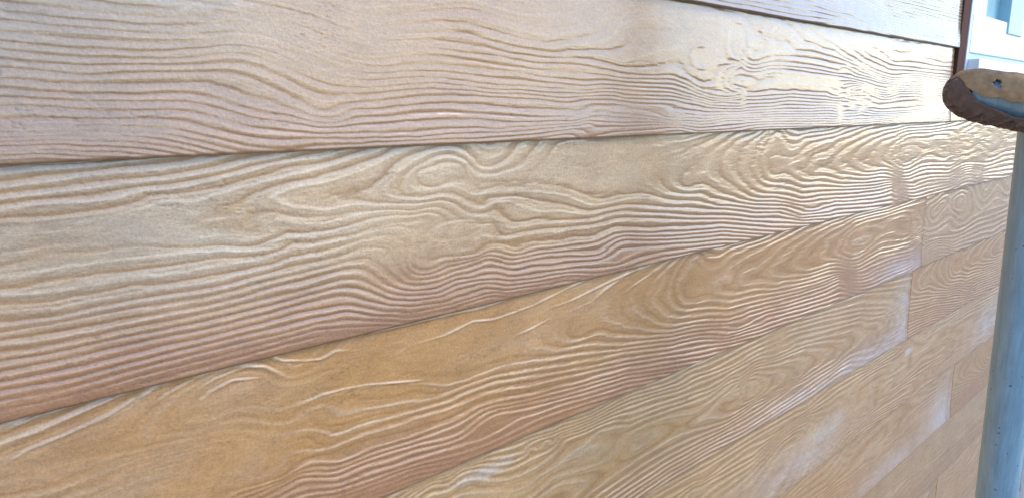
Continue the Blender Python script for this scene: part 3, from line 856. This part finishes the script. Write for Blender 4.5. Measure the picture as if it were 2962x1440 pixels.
# proud crests standing alone on the third course
CRESTS = [
    [(0.36, 0.047), (0.49, 0.014), (0.64, 0.005)],
    [(0.35, 0.095), (0.49, 0.081), (0.67, 0.042), (0.87, -0.005)],
    [(0.34, 0.189), (0.45, 0.145), (0.59, 0.123), (0.74, 0.091), (0.86, 0.045), (1.05, -0.001)],
    [(0.89, 0.118), (0.99, 0.061), (1.12, 0.022), (1.24, -0.002)],
    [(1.03, 0.130), (1.10, 0.088), (1.21, 0.046), (1.36, 0.024), (1.45, 0.047), (1.57, 0.137)],
    [(1.09, 0.160), (1.18, 0.106), (1.29, 0.076), (1.43, 0.100)],
    [(1.46, -0.002), (1.55, 0.041), (1.67, 0.073), (1.76, 0.085), (1.85, 0.061), (1.96, 0.086)],
    [(1.67, -0.009), (1.97, 0.000), (2.23, 0.011), (2.47, 0.013), (2.82, 0.022), (3.33, -0.002)],
    [(2.22, 0.174), (2.33, 0.141), (2.58, 0.136), (2.80, 0.095), (2.98, 0.120), (3.33, 0.094), (3.66, 0.036), (4.01, -0.014)],
    [(3.18, 0.269), (3.33, 0.247), (3.49, 0.218)],
    [(3.51, 0.143), (3.73, 0.128), (4.08, 0.072), (4.44, 0.023), (4.80, -0.002)],
    [(3.65, 0.214), (3.93, 0.180), (4.08, 0.118), (4.34, 0.038), (4.69, 0.015)],
    [(4.30, 0.187), (4.49, 0.127), (4.86, 0.039)],
    [(4.58, 0.287), (4.70, 0.162), (4.97, 0.039)],
    [(1.61, 0.303), (1.75, 0.280), (1.90, 0.287), (2.02, 0.298), (2.43, 0.379)],
]

# course with the window end (s -1..0)
make_board(-1, -7.0, 11.56, 620, 150, DIE_D, style=0.75, amp=1.0, wash=0.25, red=0.75, seed=3, tint=(0.50, 0.43, 0.42))
# s 0..1
make_board(0, -7.0, 11.52, 1050, 235, DIE_B, lap=0.036, style=0.80, amp=1.0, broken=0.40, smooth=KNOT_B + [(0.6, 0.4, 1.6, 0.9, 0.46), (3.2, 0.45, 1.1, 0.5, 0.42), (8.6, 0.30, 2.2, 0.4, 1.25)], wash=row0_wash, red=0.45, seed=17,
           tint=(0.88, 0.82, 0.74), patches=[(1.2, 0.30, 0.35, 0.08, 0.25, CHALK)],
           extra=[(ring(5.78, 0.24, 0.18, 0.155), 0.012, 0.0035), ([(6.25, 0.03), (6.15, 0.15)], 0.010, 0.006),
                  ([(6.45, 0.05), (6.2, 0.22)], 0.010, 0.006), ([(6.05, 0.02), (6.05, 0.10)], 0.010, 0.004),
                  (ring(5.22, 0.40, 0.14, 0.09, 12, 40, 280), 0.010, 0.003)])
# s 1..2
make_board(1, -7.0, 20.2, 1180, 245, DIE_A, lap=0.028, style=0.58, amp=1.0, smooth=KNOT_A, wash=left_pale, red=0.95, seed=29,
           extra=[(ring(9.92, 0.80, 0.13, 0.17), 0.008, -0.0018), (ring(2.68, 0.50, 0.20, 0.055), 0.012, -0.002)])
# s 2..3, the same die a little further along
make_board(2, -7.0, 10.988, 1100, 245, DIE_A, shift=1.32, vshift=0.02, style=0.32, amp=0.95, smooth=shiftA(KNOT_A, 1.32, 0.02) + [(1.6, 0.20, 1.5, 0.25, 0.55), (3.3, 0.20, 1.4, 0.22, 0.35)], extra=[(p_, 0.0066, 0.0055) for p_ in CRESTS], patches=[(10.3, 0.9, 0.9, 0.2, 0.5, LILAC_SHEEN)],
           wash=lambda X, V: 0.10 + 0.25 * np.exp(-((X - 0.2) / 1.0) ** 2), red=0.8, seed=43, tint=(1.03, 0.99, 0.98))
make_board(2, 10.992, 20.2, 260, 120, DIE_A, shift=1.15, vshift=-0.02, style=0.42, amp=1.0, smooth=shiftA(KNOT_A, 1.15, -0.02), wash=0.3, red=0.45, seed=47)
# s 3..4
make_board(3, -7.0, 10.757, 760, 190, DIE_C, style=0.15, amp=1.05, wash=0.36, red=0.45, seed=59, tint=(1.0, 1.0, 0.98),
           smooth=[(6.9, 0.12, 0.28, 0.22, 0.1), (4.2, 0.45, 1.0, 0.12, 0.35), (3.0, 0.35, 0.5, 0.12, 0.3)],
           patches=[(2.87, 0.14, 0.28, 0.06, 0.3, CHALK), (7.6, 0.96, 1.3, 0.13, 0.35, LILAC_SHEEN), (9.8, 0.93, 1.2, 0.16, 0.5, LILAC_SHEEN), (10.6, 0.5, 0.35, 0.5, 0.5, LILAC_SHEEN)])
make_board(3, 10.763, 20.2, 260, 110, DIE_A, shift=-6.2, vshift=0.1, style=0.25, amp=1.1, wash=0.12, red=0.6, seed=61, tint=(1.03, 0.98, 0.90))
# s 4..5 and below
make_board(4, -7.0, 20.2, 620, 130, DIE_F, style=0.2, amp=1.1, wash=0.42, red=0.30, seed=71, tint=(1.04, 1.02, 0.96),
           smooth=[(8.5, 0.6, 1.2, 0.3, 0.15), (5.8, 0.7, 1.0, 0.25, 0.2)],
           patches=[(10.95, 0.22, 0.18, 0.07, 0.6, CHALK), (8.4, 0.55, 0.6, 0.16, 0.25, CHALK), (15.2, 0.65, 1.0, 0.35, 0.6, LILAC_SHEEN), (7.6, 0.75, 1.2, 0.25, 0.4, LILAC_SHEEN)])
make_board(5, -7.0, 13.35, 460, 110, DIE_B, shift=-5.0, style=0.5, amp=0.55, wash=0.40, red=0.2, patches=[(12.9, 0.75, 0.7, 0.45, 0.65, LILAC_SHEEN), (11.0, 0.9, 1.5, 0.2, 0.4, LILAC_SHEEN)], seed=83, tint=(1.05, 1.02, 0.98))
make_board(5, 13.36, 20.2, 160, 80, DIE_A, shift=-9.0, style=0.4, amp=0.6, wash=0.1, red=0.5, seed=87, tint=(1.02, 0.97, 0.88))
make_board(6, -7.0, 20.2, 420, 90, DIE_A, shift=-8.0, flip=True, style=0.4, amp=0.45, wash=0.4, red=0.45, seed=97)
make_board(7, -7.0, 13.19, 240, 70, DIE_B, shift=-8.0, style=0.5, amp=0.4, wash=0.4, red=0.3, seed=101)
make_board(7, 13.20, 20.2, 160, 70, DIE_B, shift=-11.0, style=0.4, amp=0.5, wash=0.4, red=0.2, seed=103, tint=(1.08, 1.05, 1.0))
for r_, dd, sh in ((8, DIE_A, -4.0), (9, DIE_B, -3.0), (10, DIE_C, 0.0)):
    make_board(r_, -7.0, 20.2, 200, 50, dd, shift=sh, style=0.45, amp=0.5, wash=0.35, red=0.4, seed=110 + r_)
for r_, dd, sh in ((-2, DIE_A, 2.0), (-3, DIE_B, 4.0), (-4, DIE_A, 7.0), (-5, DIE_B, 1.0)):
    make_board(r_, -7.0, 11.60, 160, 50, dd, shift=sh, style=0.5, amp=0.7, wash=0.35, red=0.6, seed=130 + r_)
# strip of the course below the window sill
make_board(0, 11.523, 20.2, 120, 40, DIE_B, shift=-3.0, style=0.6, amp=0.5, wash=0.3, red=0.4, seed=140, top=0.635)

bm = bmesh.new()
wbox(bm, -7.0, 11.50, -5.3, GROUND_S, D + 0.075, D + 0.6)
wbox(bm, 11.55, 20.15, 0.66, GROUND_S, D + 0.075, D + 0.6)
bm_obj("sheathing", bm, M_SHEATH, WALL)
bm = bmesh.new()
wbox(bm, 20.21, 21.2, 0.4, GROUND_S, D - 0.12, D + 0.6, 0.002)
bm_obj("corner_board", bm, M_WHITE, WALL)

# ------------------------------------------------------------------ window
WIN = empty("window", world(13.5, 0.62, D + 0.3))
tag(WIN, "window with white stepped sill and blue-green glass set into the cladding", "window")
def wpart(name, mat, *a):
    bm = bmesh.new()
    wbox(bm, *a)
    return bm_obj(name, bm, mat, WIN)
wpart("casing", M_TRIM, 11.575, 11.885, -5.3, 0.62, D + 0.008, D + 0.30, 0.0015)
wpart("jamb", M_FRAME, 11.89, 12.01, -5.3, 0.50, D + 0.0, D + 0.26, 0.0015)
wpart("pane", M_GLASS, 12.015, 20.0, -5.2, -0.46, D + 0.14, D + 0.17)
wpart("bottom_rail", M_WHITE, 12.015, 20.0, -0.50, 0.028, D - 0.005, D + 0.22, 0.002)
wpart("drip_groove", M_BLUEPOST, 12.015, 20.0, 0.032, 0.120, D + 0.05, D + 0.22)
wpart("sill", M_WHITE, 12.015, 20.2, 0.124, 0.60, D - 0.14, D + 0.30, 0.002)
wpart("mullion", M_BLUEPOST, 13.75, 14.6, -5.2, -0.325, D - 0.03, D + 0.20, 0.002)

# ------------------------------------------------------------------ scaffold
def tube_mesh(name, p0, p1, r, thick, seg=40, rings=60, seed=0, dent=0.0):
    p0, p1 = Vector(p0), Vector(p1)
    ax = (p1 - p0).normalized()
    u = ax.orthogonal().normalized()
    v = ax.cross(u)
    L = (p1 - p0).length
    th = np.linspace(0, 2 * math.pi, seg + 1)
    ls = np.linspace(0, 1, rings)
    rows = []
    TH, LS = np.meshgrid(th, ls)
    rr = r * (1 + dent * (vnoise(TH * 3 / math.pi * (3 / 3.0), LS * L * 14, seed) * (1 - np.abs(TH / math.pi - 1))))
    def pos(rad, l):
        c = np.array(p0)[None, None] + np.array(ax)[None, None] * (l * L)[..., None]
        return c + rad[..., None] * (np.cos(TH)[..., None] * np.array(u) + np.sin(TH)[..., None] * np.array(v))
    outer = pos(rr, LS)
    inner = pos(rr * 0 + r - thick, LS)[::-1]
    P = np.concatenate([outer, inner, outer[:1]], 0)
    return grid_mesh(name, P)

def straight(p, q, t):
    return tuple(p[i] + (q[i] - p[i]) * t for i in range(3))

POLE_R = 0.02415
pa, pb = (7.130, 0.993, 1.375), (7.374, 4.146, 1.375)
k_top, k_bot = (-3.0 - 0.993) / (4.146 - 0.993), (GROUND_S - 0.03 - 0.993) / (4.146 - 0.993)
p_top = world(*straight(pa, pb, k_top)); p_bot = world(*straight(pa, pb, k_bot))
POLE = empty("scaffold_pole", p_bot)
tag(POLE, "upright blue-grey galvanised scaffold tube standing in front of the cladding", "scaffold pole")
link("tube", tube_mesh("tube", p_bot, p_top, POLE_R, 0.0035, 48, 200, 5, 0.012), M_STEEL, POLE)
bm = bmesh.new()
box(bm, p_bot[0] - 0.07, p_bot[0] + 0.07, p_bot[1] - 0.07, p_bot[1] + 0.07, 0.0, 0.006, 0.001)
bm_obj("base_plate", bm, M_STEEL, POLE)

# short cross tube whose end, next to the wall, is wrapped in worn rubber and padding
KX = 0.967
def cross_axis(a):
    """point on the cross tube axis, a counted in H from its wrapped end"""
    X, s_, n_ = 6.98, 0.632 + 0.19 * a, 2.075 - a
    return (X * KX, S0 + (s_ - S0) * KX, n_ * KX)
CROSS = empty("scaffold_cross_tube", world(*cross_axis(0.4)))
tag(CROSS, "short scaffold cross tube with worn brown rubber tread and tan padding on its end", "scaffold tube")
link("tube", tube_mesh("tube", world(*cross_axis(0.26)), world(*cross_axis(5.0)), POLE_R, 0.0035, 40, 60, 9, 0.0), M_STEEL, CROSS)

def shell(name, mat, a_arr, th_fn, r_fn, thick, keep=None, seed=3, nth=70):
    """curved sheet round the cross tube: angles run from the top (0) over the side facing
    along the wall to the left (90) to the underside (180)"""
    ax = (Vector(world(*cross_axis(1.0))) - Vector(world(*cross_axis(0.0)))).normalized()
    up = Vector((0, 0, 1)); up = (up - ax * up.dot(ax)).normalized()
    side = Vector((-1, 0, 0))
    na = len(a_arr)
    A = np.repeat(np.array(a_arr)[:, None], nth, 1)
    TH = np.array([np.linspace(*th_fn(a), nth) for a in a_arr])
    rr = r_fn(A, TH)
    C = np.array([world(*cross_axis(a)) for a in a_arr])[:, None, :]
    def surf(r):
        t = np.radians(TH)[..., None]
        return C + (r * H)[..., None] * (np.cos(t) * np.array(up) + np.sin(t) * np.array(side))
    o, i = surf(rr), surf(np.maximum(rr - thick, 0.002))
    bm = bmesh.new()
    vo = [[bm.verts.new(o[j, k]) for k in range(nth)] for j in range(na)]
    vi = [[bm.verts.new(i[j, k]) for k in range(nth)] for j in range(na)]
    ok = np.ones((na - 1, nth - 1), bool)
    if keep is not None:
        ok = keep((A[:-1, :-1] + A[1:, 1:]) / 2, (TH[:-1, :-1] + TH[1:, 1:]) / 2)
    for j in range(na - 1):
        for k in range(nth - 1):
            if not ok[j, k]:
                continue
            bm.faces.new((vo[j][k], vo[j + 1][k], vo[j + 1][k + 1], vo[j][k + 1]))
            bm.faces.new((vi[j][k + 1], vi[j + 1][k + 1], vi[j + 1][k], vi[j][k]))
            for dj, dk, a_, b_ in ((-1, 0, (j, k + 1), (j, k)), (1, 0, (j + 1, k), (j + 1, k + 1)), (0, -1, (j, k), (j + 1, k)), (0, 1, (j + 1, k + 1), (j, k + 1))):
                jj, kk = j + dj, k + dk
                if not (0 <= jj < na - 1 and 0 <= kk < nth - 1) or not ok[jj, kk]:
                    bm.faces.new((vo[b_[0]][b_[1]], vo[a_[0]][a_[1]], vi[a_[0]][a_[1]], vi[b_[0]][b_[1]]))
    for v in [v for v in bm.verts if not v.link_faces]:
        bm.verts.remove(v)
    return bm_obj(name, bm, mat, CROSS, smooth=True)

def dome(a, L=0.30, p=1.9):
    t = np.clip(1 - a / L, 0, 1)
    return (1 - t ** p) ** (1 / p)

t_a = [0.0, 0.05, 0.09, 0.18, 0.25, 0.32, 0.6, 1.2]
t_t = [15, 25, 40, 66, 82, 90, 92, 88]
r_t = [0, 15, 32, 62, 84, 104, 124, 122]

def rubber_r(A, TH):
    r = (0.186 + 0.03 * np.clip(A, 0, 0.6)) * dome(A)
    lug = np.maximum(sstep(118, 138, TH), sstep(0.10, 0.03, A))
    ph = TH / 9.0 + A * 26
    rib = sstep(-0.2, 0.5, np.sin(ph * 2.2)) * lug * sstep(0.0, 0.05, A)
    groove2 = np.exp(-((TH - 152 - 10 * np.sin(A * 30)) / 4.0) ** 2)
    r = r + 0.024 * rib - 0.024 * groove2 * sstep(0.02, 0.1, A)
    r = r + 0.006 * fbm(A * 22, TH / 16.0, 77, 3)
    edge = np.exp(-((TH - np.interp(A, t_a, r_t)) / 6.0) ** 2) * sstep(0.18, 0.3, A)
    return np.maximum(r + 0.010 * edge, 0.004)

def pad_r(A, TH):
    r = (0.190 + 0.028 * np.clip(A, 0, 0.6)) * dome(A, 0.26)
    return np.maximum(r + 0.010 * fbm(A * 9, TH / 30.0, 55, 4) + 0.004 * fbm(A * 40, TH / 8.0, 58, 3) + 0.012 * np.exp(-((A - 0.08) / 0.03) ** 2) * np.exp(-(TH / 25) ** 2), 0.004)

aa = np.concatenate([np.linspace(0.0, 0.14, 34) ** 1.0, np.linspace(0.15, 1.2, 90)])
shell("rubber_sleeve", M_RUBBER, aa, lambda a: (float(np.interp(a, t_a, r_t)), 320.0), rubber_r, 0.022, nth=150)
hole = lambda A, TH: ((A - 0.41 - 0.0012 * (TH - 58)) / 0.026 + 0.25 * np.sin(TH * 0.35)) ** 2 + ((TH - 58) / 12.0) ** 2 > 1.0
shell("padding", M_PAD, aa, lambda a: (-130.0, float(np.interp(a, t_a, t_t)) + 1.6 * math.sin(a * 37) + 1.2 * math.sin(a * 91 + 1)), pad_r, 0.014, keep=hole, nth=120)

# coupler that clamps the cross tube to the upright
bm = bmesh.new()
cx, cs, cn = cross_axis(0.70)
wbox(bm, cx - 0.10, cx + 0.42, cs - 0.20, cs + 0.20, cn - 0.22, cn + 0.02, 0.004)
bm_obj("coupler", bm, M_STEEL, CROSS)
